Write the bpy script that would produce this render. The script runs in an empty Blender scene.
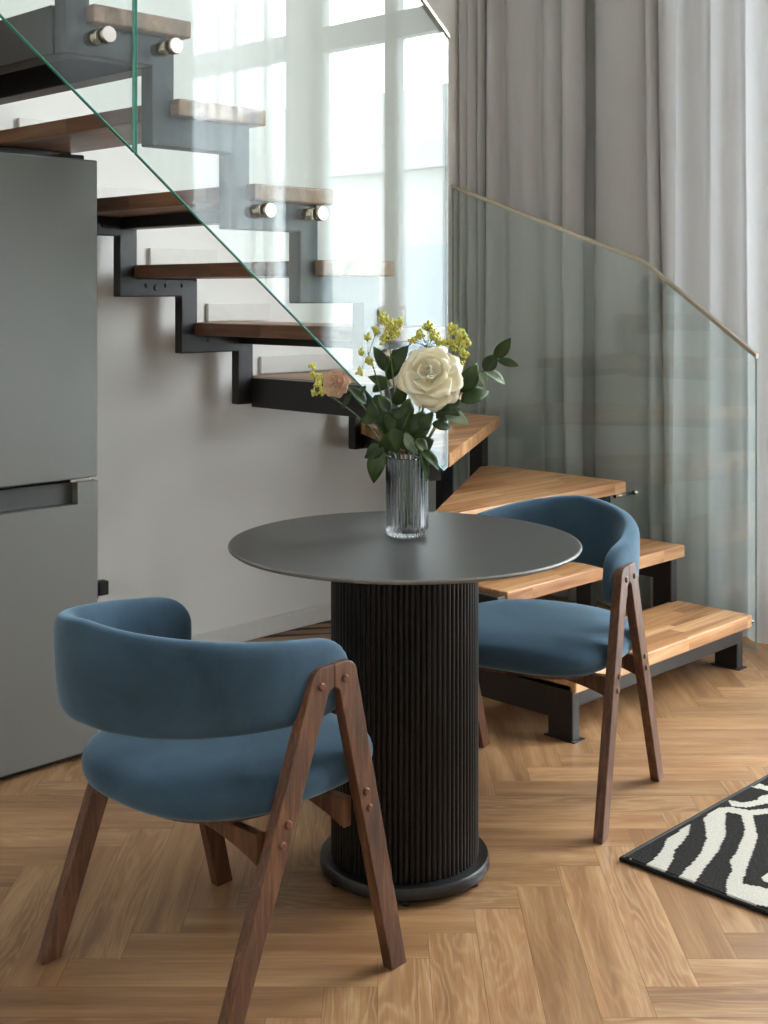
import bpy, bmesh, math, random
from mathutils import Vector, Matrix, noise
random.seed(7)
PI = math.pi
scene = bpy.context.scene
COL = scene.collection

# ------------------------------------------------------------------ camera
F_PX, HOR, YAW, EYE = 1270.0, 293.0, math.radians(44.5), 1.32
cam_d = bpy.data.cameras.new('camera')
cam = bpy.data.objects.new('camera', cam_d)
COL.objects.link(cam)
cam.location = (0, 0, EYE)
cam.rotation_euler = (PI / 2, 0, YAW - PI / 2)
cam_d.sensor_fit = 'VERTICAL'
cam_d.sensor_height = 36.0
cam_d.lens = F_PX / 1024 * 36.0
cam_d.shift_y = -(512 - HOR) / 1024
cam_d.clip_start = 0.05
scene.camera = cam

# ------------------------------------------------------------------ view, world, light
vs = scene.view_settings
vs.view_transform = 'Standard'
vs.look = 'None'
vs.gamma = 1.0
vs.use_curve_mapping = False
vs.exposure = 0.2
world = bpy.data.worlds.new('overcast_sky')
scene.world = world
world.use_nodes = True
bgn = world.node_tree.nodes['Background']
bgn.inputs['Color'].default_value = (0.90, 0.955, 1.0, 1)
bgn.inputs['Strength'].default_value = 22.0
scene.cycles.max_bounces = 10
scene.cycles.diffuse_bounces = 5
scene.cycles.glossy_bounces = 5
scene.cycles.transparent_max_bounces = 24
scene.cycles.transmission_bounces = 8
scene.cycles.sample_clamp_indirect = 6.0


def portal(name, y0, y1, z0, z1, x=4.86):
    ld = bpy.data.lights.new(name, 'AREA')
    ld.shape = 'RECTANGLE'
    ld.size = y1 - y0
    ld.size_y = z1 - z0
    ld.cycles.is_portal = True
    o = bpy.data.objects.new(name, ld)
    COL.objects.link(o)
    o.location = (x, (y0 + y1) / 2, (z0 + z1) / 2)
    o.rotation_euler = (PI / 2, 0, PI / 2)      # shines towards -X


WIN = [(-2.2, -0.12), (0.02, 2.02)]
WZ0, WZ1 = 0.12, 5.5  # window tops raised out of view to throw more daylight up high
for y0, y1 in WIN:
    portal('window_daylight', y0, y1, WZ0, WZ1)


def at(px, py, depth):
    """point in the room at a given distance ahead of the viewpoint"""
    f = Vector((math.cos(YAW), math.sin(YAW), 0))
    r = Vector((math.sin(YAW), -math.cos(YAW), 0))
    return Vector((0, 0, EYE)) + (f + r * (px - 384) / F_PX + Vector((0, 0, -(py - HOR) / F_PX))) * depth


# ------------------------------------------------------------------ materials
def rgb(r, g, b):
    def c(v):
        v /= 255.0
        return v / 12.92 if v <= 0.04045 else ((v + 0.055) / 1.055) ** 2.4
    return (c(r), c(g), c(b), 1)


class NT:
    def __init__(s, name):
        s.m = bpy.data.materials.new(name)
        s.m.use_nodes = True
        s.t = s.m.node_tree
        s.b = s.t.nodes['Principled BSDF']
        s.out = s.t.nodes['Material Output']

    def n(s, kind, **kw):
        nd = s.t.nodes.new(kind)
        for k, v in kw.items():
            setattr(nd, k, v)
        return nd

    def l(s, a, b):
        s.t.links.new(a, b)

    def math(s, op, a, b=None, c=None):
        nd = s.n('ShaderNodeMath', operation=op)
        for i, v in enumerate((a, b, c)):
            if v is None:
                continue
            if isinstance(v, (int, float)):
                nd.inputs[i].default_value = v
            else:
                s.l(v, nd.inputs[i])
        return nd.outputs[0]

    def ramp(s, fac, stops, interp='LINEAR'):
        nd = s.n('ShaderNodeValToRGB')
        nd.color_ramp.interpolation = interp
        while len(nd.color_ramp.elements) < len(stops):
            nd.color_ramp.elements.new(0.5)
        for e, (p, c) in zip(nd.color_ramp.elements, stops):
            e.position = p
            e.color = c
        s.l(fac, nd.inputs[0])
        return nd.outputs[0]

    def mix(s, fac, a, b, blend='MIX'):
        nd = s.n('ShaderNodeMix', data_type='RGBA', blend_type=blend)
        for i, v in ((0, fac), (6, a), (7, b)):
            if isinstance(v, (int, float, tuple)):
                nd.inputs[i].default_value = v
            else:
                s.l(v, nd.inputs[i])
        return nd.outputs[2]

    def noise(s, vec, scale=5, detail=4, rough=0.5, dist=0.0):
        nd = s.n('ShaderNodeTexNoise')
        nd.inputs['Scale'].default_value = scale
        nd.inputs['Detail'].default_value = detail
        nd.inputs['Roughness'].default_value = rough
        nd.inputs['Distortion'].default_value = dist
        if vec is not None:
            s.l(vec, nd.inputs['Vector'])
        return nd.outputs['Fac']

    def mapping(s, vec, scale=(1, 1, 1), rot=(0, 0, 0), loc=(0, 0, 0)):
        nd = s.n('ShaderNodeMapping')
        nd.inputs['Scale'].default_value = scale
        nd.inputs['Rotation'].default_value = rot
        nd.inputs['Location'].default_value = loc
        s.l(vec, nd.inputs['Vector'])
        return nd.outputs[0]

    def obj(s):
        return s.n('ShaderNodeTexCoord').outputs['Object']

    def bump(s, h, strength=0.2, dist=0.002):
        nd = s.n('ShaderNodeBump')
        nd.inputs['Strength'].default_value = strength
        nd.inputs['Distance'].default_value = dist
        s.l(h, nd.inputs['Height'])
        s.l(nd.outputs[0], s.b.inputs['Normal'])


def plain(name, col, rough=0.5, metal=0.0, var=0.04, scale=30, bump=0.0, spec=0.5, vec_scale=(1, 1, 1)):
    m = NT(name)
    v = m.mapping(m.obj(), vec_scale)
    f = m.noise(v, scale, 3)
    lo = tuple(max(0, c * (1 - var * 2)) for c in col[:3]) + (1,)
    hi = tuple(min(1, c * (1 + var * 2)) for c in col[:3]) + (1,)
    m.l(m.ramp(f, [(0.3, lo), (0.7, hi)]), m.b.inputs['Base Color'])
    m.b.inputs['Roughness'].default_value = rough
    m.b.inputs['Metallic'].default_value = metal
    m.b.inputs['Specular IOR Level'].default_value = spec
    if bump:
        m.bump(f, bump)
    return m.m


def wood_floor():
    m = NT('oak_plank_floor')
    uv = m.n('ShaderNodeUVMap', uv_map='grain').outputs[0]
    sep = m.n('ShaderNodeSeparateXYZ')
    m.l(uv, sep.inputs[0])
    U, V = sep.outputs[0], sep.outputs[1]
    att = m.n('ShaderNodeAttribute', attribute_name='tone')
    tone = m.n('ShaderNodeSeparateColor')
    m.l(att.outputs['Color'], tone.inputs[0])
    t1, t2 = tone.outputs[0], tone.outputs[1]
    warp = m.noise(m.mapping(uv, (1.3, 7, 1)), 1.6, 3, 0.5, 0.4)
    # annual rings cut lengthways: flowing arches and streaks
    ph = m.math('ADD', m.math('MULTIPLY', V, 190.0), m.math('MULTIPLY', warp, 62.0))
    ring = m.math('MULTIPLY_ADD', m.math('SINE', ph), 0.5, 0.5)
    ring = m.math('POWER', ring, 2.2)
    fine = m.noise(m.mapping(uv, (2.2, 75, 1)), 3.0, 5, 0.65)
    band = m.noise(m.mapping(uv, (1.2, 14, 1)), 1.5, 3, 0.5)
    base = m.ramp(band, [(0.3, rgb(142, 101, 66)), (0.5, rgb(172, 128, 87)), (0.72, rgb(196, 156, 112))])
    c1 = m.mix(m.math('MULTIPLY', ring, m.math('MULTIPLY', t2, 0.5)), base, rgb(210, 176, 134))
    c2 = m.mix(m.ramp(fine, [(0.40, (0, 0, 0, 1)), (0.68, (0.42,) * 3 + (1,))]), c1, rgb(126, 86, 54))
    hsv = m.n('ShaderNodeHueSaturation')
    m.l(c2, hsv.inputs['Color'])
    hsv.inputs['Saturation'].default_value = 1.0
    m.l(m.math('MULTIPLY_ADD', t1, 0.22, 0.635), hsv.inputs['Value'])
    m.l(hsv.outputs[0], m.b.inputs['Base Color'])
    m.l(m.math('MULTIPLY_ADD', fine, 0.16, 0.31), m.b.inputs['Roughness'])
    m.b.inputs['Specular IOR Level'].default_value = 0.45
    m.bump(fine, 0.10, 0.001)
    return m.m


def stave_wood(name, axis, dark, mid, light, rough=0.42):
    """solid glued staves running along an axis"""
    m = NT(name)
    o = m.obj()
    sep = m.n('ShaderNodeSeparateXYZ')
    m.l(o, sep.inputs[0])
    a, c = (sep.outputs[0], sep.outputs[1]) if axis == 'X' else (sep.outputs[1], sep.outputs[0])
    row = m.math('FLOOR', m.math('MULTIPLY', c, 16.0))
    off = m.math('MULTIPLY', m.math('FRACT', m.math('MULTIPLY', row, 0.377)), 0.9)
    cell = m.math('FLOOR', m.math('MULTIPLY', m.math('ADD', a, off), 2.6))
    wn = m.n('ShaderNodeTexWhiteNoise', noise_dimensions='2D')
    cv = m.n('ShaderNodeCombineXYZ')
    m.l(row, cv.inputs[0])
    m.l(cell, cv.inputs[1])
    m.l(cv.outputs[0], wn.inputs['Vector'])
    sc = (1.5, 26, 18) if axis == 'X' else (26, 1.5, 18)
    add = m.n('ShaderNodeVectorMath', operation='ADD')
    m.l(o, add.inputs[0])
    sh = m.n('ShaderNodeCombineXYZ')
    m.l(wn.outputs['Value'], sh.inputs[2])
    m.l(sh.outputs[0], add.inputs[1])
    g = m.noise(m.mapping(add.outputs[0], sc), 2.2, 5, 0.6, 0.8)
    g2 = m.noise(m.mapping(add.outputs[0], tuple(v * 0.28 for v in sc)), 2.0, 3, 0.5, 1.2)
    gm = m.math('ADD', m.math('MULTIPLY', g, 0.5), m.math('MULTIPLY', g2, 0.5))
    gm = m.math('ADD', gm, m.math('MULTIPLY_ADD', wn.outputs['Value'], 0.16, -0.08))
    m.l(m.ramp(gm, [(0.33, dark), (0.5, mid), (0.66, light)]), m.b.inputs['Base Color'])
    m.b.inputs['Roughness'].default_value = rough
    m.bump(g, 0.12, 0.001)
    return m.m


def walnut():
    m = NT('walnut')
    o = m.obj()
    g = m.noise(m.mapping(o, (14, 14, 1.6)), 3.0, 6, 0.62, 1.0)
    f = m.noise(m.mapping(o, (90, 90, 5)), 3.0, 3, 0.6)
    gm = m.math('ADD', m.math('MULTIPLY', g, 0.7), m.math('MULTIPLY', f, 0.3))
    m.l(m.ramp(gm, [(0.33, rgb(50, 30, 20)), (0.5, rgb(88, 56, 37)), (0.68, rgb(128, 85, 58))]),
        m.b.inputs['Base Color'])
    m.b.inputs['Roughness'].default_value = 0.42
    m.bump(f, 0.10, 0.001)
    return m.m


def velvet():
    m = NT('blue_velvet')
    o = m.obj()
    n1 = m.noise(o, 7, 4, 0.6, 0.6)
    n2 = m.noise(o, 420, 2, 0.5)
    m.l(m.ramp(n1, [(0.3, rgb(47, 66, 81)), (0.7, rgb(62, 84, 101))]), m.b.inputs['Base Color'])
    m.b.inputs['Roughness'].default_value = 0.85
    m.b.inputs['Specular IOR Level'].default_value = 0.15
    m.b.inputs['Sheen Weight'].default_value = 0.7
    m.b.inputs['Sheen Roughness'].default_value = 0.4
    m.b.inputs['Sheen Tint'].default_value = rgb(165, 195, 215)
    m.bump(m.math('ADD', m.math('MULTIPLY', n1, 1.0), m.math('MULTIPLY', n2, 0.12)), 0.18, 0.004)
    return m.m


def sheet_glass(name, tint, ior=1.5, edge=None):
    """clear safety glass: straight see-through plus mirror reflection by angle"""
    m = NT(name)
    m.t.nodes.remove(m.b)
    tr = m.n('ShaderNodeBsdfTransparent')
    tr.inputs[0].default_value = tint
    gl = m.n('ShaderNodeBsdfGlossy')
    gl.inputs['Roughness'].default_value = 0.0
    gl.inputs['Color'].default_value = (1, 1, 1, 1)
    fr = m.n('ShaderNodeFresnel')
    geo = m.n('ShaderNodeNewGeometry')       # same reflectance on entering and leaving the sheet
    m.l(m.math('MULTIPLY_ADD', geo.outputs['Backfacing'], 1 / ior - ior, ior), fr.inputs['IOR'])
    mx = m.n('ShaderNodeMixShader')
    m.l(fr.outputs[0], mx.inputs[0])
    m.l(tr.outputs[0], mx.inputs[1])
    m.l(gl.outputs[0], mx.inputs[2])
    m.l(mx.outputs[0], m.out.inputs[0])
    return m.m


def vase_glass():
    m = NT('clear_fluted_glass')
    m.b.inputs['Base Color'].default_value = (0.97, 0.985, 1, 1)
    m.b.inputs['Transmission Weight'].default_value = 1.0
    m.b.inputs['Roughness'].default_value = 0.02
    m.b.inputs['IOR'].default_value = 1.5
    return m.m


def cloth(name, col, transl, see, warp_sc=(1, 220, 1)):
    m = NT(name)
    o = m.obj()
    w = m.noise(m.mapping(o, (60, 320, 2)), 3, 2)
    c = m.ramp(w, [(0.3, tuple(v * 0.93 for v in col[:3]) + (1,)), (0.7, col)])
    m.t.nodes.remove(m.b)
    df = m.n('ShaderNodeBsdfDiffuse')
    m.l(c, df.inputs[0])
    tl = m.n('ShaderNodeBsdfTranslucent')
    m.l(c, tl.inputs[0])
    a = m.n('ShaderNodeMixShader')
    a.inputs[0].default_value = transl
    m.l(df.outputs[0], a.inputs[1])
    m.l(tl.outputs[0], a.inputs[2])
    last = a
    if see:
        tp = m.n('ShaderNodeBsdfTransparent')
        b = m.n('ShaderNodeMixShader')
        b.inputs[0].default_value = see
        m.l(a.outputs[0], b.inputs[1])
        m.l(tp.outputs[0], b.inputs[2])
        last = b
    m.l(last.outputs[0], m.out.inputs[0])
    return m.m


def leaf_mat(name, a, b):
    m = NT(name)
    n1 = m.noise(m.obj(), 28, 3)
    c = m.ramp(n1, [(0.3, a), (0.7, b)])
    m.l(c, m.b.inputs['Base Color'])
    m.b.inputs['Roughness'].default_value = 0.42
    m.b.inputs['Subsurface Weight'].default_value = 0.0
    tl = m.n('ShaderNodeBsdfTranslucent')
    m.l(c, tl.inputs[0])
    mx = m.n('ShaderNodeMixShader')
    mx.inputs[0].default_value = 0.22
    m.l(m.b.outputs[0], mx.inputs[1])
    m.l(tl.outputs[0], mx.inputs[2])
    m.l(mx.outputs[0], m.out.inputs[0])
    return m.m


def rug_mat():
    m = NT('zebra_pile')
    att = m.n('ShaderNodeAttribute', attribute_name='pile')
    o = m.obj()
    n1 = m.noise(o, 260, 3, 0.7)
    sp = m.ramp(n1, [(0.44, (0, 0, 0, 1)), (0.75, (1, 1, 1, 1))])
    dark = m.mix(m.math('MULTIPLY', sp, 0.5), rgb(27, 26, 25), rgb(84, 80, 74))
    lite = m.mix(m.math('MULTIPLY', sp, 0.5), rgb(178, 172, 160), rgb(226, 221, 210))
    m.l(m.mix(att.outputs['Fac'], dark, lite), m.b.inputs['Base Color'])
    m.b.inputs['Roughness'].default_value = 0.95
    m.b.inputs['Specular IOR Level'].default_value = 0.1
    m.bump(n1, 0.9, 0.004)
    return m.m


M = dict(
    floor=wood_floor(),
    gap=plain('floor_joint', rgb(72, 46, 28), 0.7),
    wall=plain('white_wall_paint', rgb(234, 232, 227), 0.75, var=0.006, scale=3),
    skirt=plain('white_skirting_paint', rgb(224, 221, 214), 0.45, var=0.01),
    ceil=plain('ceiling_paint', rgb(235, 233, 228), 0.8, var=0.005),
    frame=plain('window_frame_grey', rgb(176, 180, 184), 0.4, var=0.01),
    tread_x=stave_wood('beech_staves_across', 'X', rgb(136, 88, 54), rgb(184, 135, 90), rgb(214, 170, 124)),
    tread_y_shaded=stave_wood('beech_staves_along_shaded', 'Y', rgb(108, 72, 48), rgb(138, 96, 66), rgb(166, 122, 86)),  # same beech as the lower treads, darkened to carry the upper flight's shade
    steel=plain('black_powder_steel', rgb(30, 28, 28), 0.42, var=0.08, scale=60, bump=0.05),
    walnut=walnut(),
    peg=plain('walnut_peg', rgb(96, 56, 40), 0.3, var=0.1),
    velvet=velvet(),
    table_top=plain('dark_grey_laminate', rgb(58, 57, 57), 0.34, var=0.02, scale=80),
    table_edge=plain('table_edge_grey', rgb(112, 109, 104), 0.4),
    column=plain('matt_black_slats', rgb(18, 17, 17), 0.36, var=0.03, spec=0.3),
    base=plain('black_base', rgb(20, 19, 19), 0.34, var=0.03),
    fridge=plain('grey_steel_finish', rgb(113, 112, 108), 0.42, metal=0.2, var=0.006, scale=4, vec_scale=(40, 1, 0.4)),
    fridge_side=plain('fridge_side_grey', rgb(90, 92, 92), 0.5),
    recess=plain('dark_recess', rgb(70, 70, 69), 0.35),
    rubber=plain('black_rubber', rgb(22, 22, 22), 0.6),
    glass=sheet_glass('balustrade_glass', (0.93, 0.972, 0.96, 1), 1.58),
    edge=plain('green_glass_edge', rgb(78, 158, 138), 0.15),
    edge_pale=plain('pale_glass_edge', rgb(150, 162, 160), 0.2),
    pane=sheet_glass('window_pane', (0.97, 0.98, 0.975, 1)),
    chrome=plain('satin_nickel', rgb(205, 196, 186), 0.22, metal=1.0, var=0.01),
    cap=plain('champagne_metal', rgb(190, 178, 158), 0.32, metal=0.8, var=0.02),
    drape=cloth('grey_drape', rgb(200, 199, 198), 0.14, 0.0),
    sheer=cloth('white_sheer', rgb(232, 233, 236), 0.40, 0.24),
    liner=cloth('white_dimming_liner', rgb(226, 227, 229), 0.22, 0.0),
    radiator=plain('radiator_enamel', rgb(236, 236, 234), 0.35, var=0.01),
    vase=vase_glass(),
    stem=leaf_mat('stem_green', rgb(62, 84, 38), rgb(104, 122, 60)),
    leaf=leaf_mat('dark_leaf', rgb(30, 52, 18), rgb(62, 88, 32)),
    pale_leaf=leaf_mat('silvery_leaf', rgb(118, 140, 112), rgb(158, 174, 148)),
    rose=leaf_mat('cream_petals', rgb(253, 243, 208), rgb(255, 251, 232)),
    peach=leaf_mat('peach_petals', rgb(240, 198, 164), rgb(250, 224, 198)),
    yellow=leaf_mat('yellow_buds', rgb(214, 210, 88), rgb(240, 236, 134)),
    facade=plain('pale_render', rgb(206, 208, 206), 0.8, var=0.02, scale=1),
    facade_glass=plain('facade_window', rgb(150, 160, 168), 0.2),
    roof=plain('grey_roof', rgb(160, 162, 162), 0.7),
    street=plain('street_asphalt', rgb(110, 110, 108), 0.9),
    rug=rug_mat(),
    binding=plain('black_binding', rgb(20, 19, 19), 0.85, bump=0.3, scale=300),
)


# ------------------------------------------------------------------ helpers
def obj(name, bm, mat, parent=None, smooth=False, bevel=0.0, seg=2, auto=None):
    me = bpy.data.meshes.new(name)
    bmesh.ops.recalc_face_normals(bm, faces=bm.faces)
    bm.to_mesh(me)
    bm.free()
    o = bpy.data.objects.new(name, me)
    for mm in (mat if isinstance(mat, (list, tuple)) else [mat]):
        me.materials.append(mm)
    COL.objects.link(o)
    if parent:
        o.parent = parent
    if smooth:
        me.polygons.foreach_set('use_smooth', [True] * len(me.polygons))
    if bevel:
        md = o.modifiers.new('bevel', 'BEVEL')
        md.width = bevel
        md.segments = seg
        md.limit_method = 'ANGLE'
        md.angle_limit = math.radians(35)
        md.harden_normals = False
    if auto:
        me.set_sharp_from_angle(angle=math.radians(auto))
    return o


def thing(name, label, cat, loc=(0, 0, 0), rz=0, group=None):
    o = bpy.data.objects.new(name, None)
    COL.objects.link(o)
    o.location = loc
    o.rotation_euler = (0, 0, rz)
    o.empty_display_size = 0.05
    o['label'] = label
    o['category'] = cat
    if group:
        o['group'] = group
    return o


def tag(o, label, cat, group=None):
    o['label'] = label
    o['category'] = cat
    if group:
        o['group'] = group
    return o


def struct(name, bm, mat, parent=None, **kw):
    o = obj(name, bm, mat, parent, **kw)
    if not parent:
        o['kind'] = 'structure'
    return o


def box(bm, x0, x1, y0, y1, z0, z1, mi=0):
    vv = [bm.verts.new((x, y, z)) for z in (z0, z1) for y in (y0, y1) for x in (x0, x1)]
    for f in ((0, 1, 3, 2), (4, 6, 7, 5), (0, 4, 5, 1), (2, 3, 7, 6), (0, 2, 6, 4), (1, 5, 7, 3)):
        bm.faces.new([vv[i] for i in f]).material_index = mi
    return bm


def bx(*a):
    return box(bmesh.new(), *a)


def prism(bm, poly, axis, a, b, mi=0, side_mi=None):
    """polygon extruded along an axis; poly in the other two axes (in x,y,z order)"""
    def P(p, t):
        return {'X': (t, p[0], p[1]), 'Y': (p[0], t, p[1]), 'Z': (p[0], p[1], t)}[axis]
    A = [bm.verts.new(P(p, a)) for p in poly]
    B = [bm.verts.new(P(p, b)) for p in poly]
    bm.faces.new(A[::-1]).material_index = mi
    bm.faces.new(B).material_index = mi
    n = len(poly)
    for i in range(n):
        bm.faces.new((A[i], A[(i + 1) % n], B[(i + 1) % n], B[i])).material_index = mi if side_mi is None else side_mi
    return bm


def pr(poly, axis, a, b):
    return prism(bmesh.new(), poly, axis, a, b)


def tube(bm, pts, r, seg=10, caps=True, mi=0):
    pts = [Vector(p) for p in pts]
    rs = r if isinstance(r, (list, tuple)) else [r] * len(pts)
    rings = []
    up = Vector((0, 0, 1))
    prev = None
    for i, p in enumerate(pts):
        t = (pts[min(i + 1, len(pts) - 1)] - pts[max(i - 1, 0)]).normalized()
        if prev is None:
            a = t.cross(up)
            if a.length < 1e-3:
                a = t.cross(Vector((1, 0, 0)))
            a.normalize()
        else:
            a = (prev - t * prev.dot(t)).normalized()
        prev = a
        b = t.cross(a)
        rings.append([bm.verts.new(p + (a * math.cos(k * 2 * PI / seg) + b * math.sin(k * 2 * PI / seg)) * rs[i])
                      for k in range(seg)])
    for i in range(len(rings) - 1):
        for k in range(seg):
            f = bm.faces.new((rings[i][k], rings[i][(k + 1) % seg], rings[i + 1][(k + 1) % seg], rings[i + 1][k]))
            f.smooth = True
            f.material_index = mi
    if caps:
        bm.faces.new(rings[0][::-1]).material_index = mi
        bm.faces.new(rings[-1]).material_index = mi
    return bm


def lathe(bm, prof, seg=48, c=(0, 0, 0), mi=0, close=True, flute=None):
    rings = []
    for r, z in prof:
        ring = []
        for k in range(seg):
            a = k * 2 * PI / seg
            rr = r if not flute else r * flute(a)
            ring.append(bm.verts.new((c[0] + rr * math.cos(a), c[1] + rr * math.sin(a), c[2] + z)))
        rings.append(ring)
    for i in range(len(rings) - 1):
        for k in range(seg):
            f = bm.faces.new((rings[i][k], rings[i][(k + 1) % seg], rings[i + 1][(k + 1) % seg], rings[i + 1][k]))
            f.material_index = mi
    if close:
        bm.faces.new(rings[0][::-1]).material_index = mi
        bm.faces.new(rings[-1]).material_index = mi
    return bm


def bez(a, b, c, n=8):
    a, b, c = Vector(a), Vector(b), Vector(c)
    return [a * (1 - t) ** 2 + b * 2 * t * (1 - t) + c * t * t for t in [i / n for i in range(n + 1)]]


def copy_tree(o, parent=None):
    c = o.copy()
    COL.objects.link(c)
    if parent:
        c.parent = parent
    for ch in [k for k in bpy.data.objects if k.parent == o and k is not c]:
        copy_tree(ch, c)
    return c


# ------------------------------------------------------------------ the room
RX0, RX1, RY0, RY1, RH = -1.6, 4.75, -4.4, 3.76, 5.8
struct('floor', bx(RX0 - 0.15, RX1 + 0.15, RY0 - 0.15, RY1 + 0.15, -0.12, -0.0015), M['gap'])


def herringbone():
    bm = bmesh.new()
    uvl = bm.loops.layers.uv.new('grain')
    cl = bm.loops.layers.float_color.new('tone')
    w, L = 0.102, 0.612
    fx, fy = math.cos(YAW), math.sin(YAW)          # laid at forty-five degrees to the walls
    rnd = random.Random(11)
    g = 0.0003
    for k in range(-80, 100):
        for j in range(-8, 9):
            for kind in (0, 1):
                if kind == 0:
                    x0, x1, y0, y1 = k * w, k * w + L, k * w, (k + 1) * w
                else:
                    x0, x1, y0, y1 = k * w + L, k * w + L + w, (k + 1) * w - L, (k + 1) * w
                x0 += j * 2 * L - 0.522
                x1 += j * 2 * L - 0.522
                y0 += 0.070
                y1 += 0.070
                # p = towards the back corner, q = across
                cxm, cym = (x0 + x1) / 2, (y0 + y1) / 2
                wx = cym * fx + cxm * fy
                wy = cym * fy - cxm * fx
                if not (RX0 - 0.3 < wx < RX1 + 0.3 and RY0 - 0.3 < wy < RY1 + 0.3):
                    continue
                vs_, uvs = [], []
                ou, ov = rnd.uniform(0, 40), rnd.uniform(0, 40)
                tn = (rnd.random(), rnd.random() ** 1.3, rnd.random(), 1)
                for qx, py_ in ((x0 + g, y0 + g), (x1 - g, y0 + g), (x1 - g, y1 - g), (x0 + g, y1 - g)):
                    X = py_ * fx + qx * fy
                    Y = py_ * fy - qx * fx
                    vs_.append(bm.verts.new((min(max(X, RX0), RX1), min(max(Y, RY0), RY1), 0)))
                    uvs.append((qx - x0 + ou, py_ - y0 + ov) if kind == 0 else (py_ - y0 + ou, qx - x0 + ov))
                f = bm.faces.new(vs_)
                for lp, uvv in zip(f.loops, uvs):
                    lp[uvl].uv = uvv
                    lp[cl] = tn
    bmesh.ops.dissolve_degenerate(bm, dist=1e-5, edges=bm.edges)
    for f in bm.faces:
        f.normal_update()
        if f.normal.z < 0:
            f.normal_flip()
    me = bpy.data.meshes.new('floor')
    bm.to_mesh(me)
    bm.free()
    me.materials.append(M['floor'])
    o = bpy.data.objects.new('floor', me)
    COL.objects.link(o)
    o['kind'] = 'structure'
    return o


herringbone()
struct('wall_back', bx(RX0 - 0.15, RX1 + 0.15, RY1, RY1 + 0.15, 0, RH), M['wall'])
struct('wall_front', bx(RX0 - 0.15, RX1 + 0.15, RY0 - 0.15, RY0, 0, RH), M['wall'])
struct('wall_left', bx(RX0 - 0.15, RX0, RY0, RY1, 0, RH), M['wall'])
struct('ceiling', bx(RX0 - 0.15, RX1 + 0.15, RY0 - 0.15, RY1 + 0.15, RH, RH + 0.15), M['ceil'])
bm = bmesh.new()
ys = [RY0] + [v for w in WIN for v in w] + [RY1]
for i in range(0, len(ys), 2):
    box(bm, RX1, RX1 + 0.2, ys[i], ys[i + 1], 0, RH)
for y0, y1 in WIN:
    box(bm, RX1, RX1 + 0.2, y0, y1, 0, WZ0)
    box(bm, RX1, RX1 + 0.2, y0, y1, WZ1, RH)
struct('wall_right', bm, M['wall'])
struct('baseboard_back', bx(2.02, RX1 - 0.02, RY1 - 0.014, RY1, 0, 0.068), M['skirt'], bevel=0.003)
struct('baseboard_right', bx(RX1 - 0.014, RX1, 1.97, RY1 - 0.02, 0, 0.068), M['skirt'], bevel=0.003)

for n, ((y0, y1), mull) in enumerate(zip(WIN, ((-1.4,), (0.635, 1.45)))):
    bm = bmesh.new()
    X0, X1 = RX1 + 0.05, RX1 + 0.12
    fwid = 0.09
    box(bm, X0, X1, y0, y0 + fwid, WZ0, WZ1)
    box(bm, X0, X1, y1 - fwid, y1, WZ0, WZ1)
    box(bm, X0, X1, y0, y1, WZ0, WZ0 + fwid)
    box(bm, X0, X1, y0, y1, WZ1 - fwid, WZ1)
    for my in mull:
        box(bm, X0, X1, my - 0.05, my + 0.05, WZ0, WZ1)
    box(bm, X0, X1, y0, y1, 2.66, 2.80)
    box(bm, X0, X1, y0, y1, 3.95, 4.05)
    w = struct('window_%d' % (n + 1), bm, M['frame'], bevel=0.004)
    cuts = [y0 + fwid] + [v for my in mull for v in (my - 0.05, my + 0.05)] + [y1 - fwid]
    for i in range(0, len(cuts), 2):
        for za, zb in ((WZ0 + fwid, 2.66), (2.80, 3.95), (4.05, WZ1 - fwid)):
            obj('pane', bx(X0 + 0.03, X0 + 0.036, cuts[i], cuts[i + 1], za, zb), M['pane'], w)
        hy = cuts[i + 1] - 0.03 if i == 0 else cuts[i] + 0.03
        hm = bmesh.new()
        box(hm, X0 - 0.012, X0, hy + 0.015, hy + 0.040, 1.15, 1.25)
        box(hm, X0 - 0.045, X0 - 0.012, hy + 0.02, hy + 0.035, 1.20, 1.235)
        box(hm, X0 - 0.045, X0 - 0.030, hy + 0.018, hy + 0.037, 1.09, 1.235)
        obj('handle', hm, M['chrome'], w, bevel=0.002)
    sl = struct('trim_%d' % (n + 1), bx(RX1 - 0.03, RX1 + 0.05, y0 + 0.002, y1 - 0.002, WZ0 - 0.002, WZ0 + 0.016), M['skirt'], bevel=0.004)

# the house across the street
b = thing('apartment_building', 'pale rendered building across the street mirrored in the stair glass', 'building', (15, -12, -7))
bm = bx(0, 6, -16, 14, 0, 10.6)
obj('facade', bm, M['facade'], b)
obj('cornice', bx(-0.25, 0.05, -16.2, 14.2, 10.3, 10.75), M['roof'], b)
obj('roof', pr([(-0.1, 10.75), (3, 12.3), (6.1, 10.75)], 'Y', -16.1, 14.1), M['roof'], b)
for yy in range(-15, 14, 3):
    for zz in (1.0, 4.2, 7.2):
        wv = obj('window', bx(-0.03, 0.03, yy, yy + 1.3, zz, zz + 1.9), M['facade_glass'], b)
struct('ground', bx(4.95, 60, -60, 60, -7.2, -7.0), M['street'])

# ------------------------------------------------------------------ staircase
stairs = thing('staircase', 'open zigzag staircase of black steel with wooden treads, rising behind the round table', 'staircase', (3.6, 3.0, 0))
off = Vector((3.6, 3.0, 0))


def part(name, bm, mat, parent=stairs, **kw):
    o = obj(name, bm, mat, parent, **kw)
    if parent is stairs:
        o.location = -off
    return o


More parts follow.
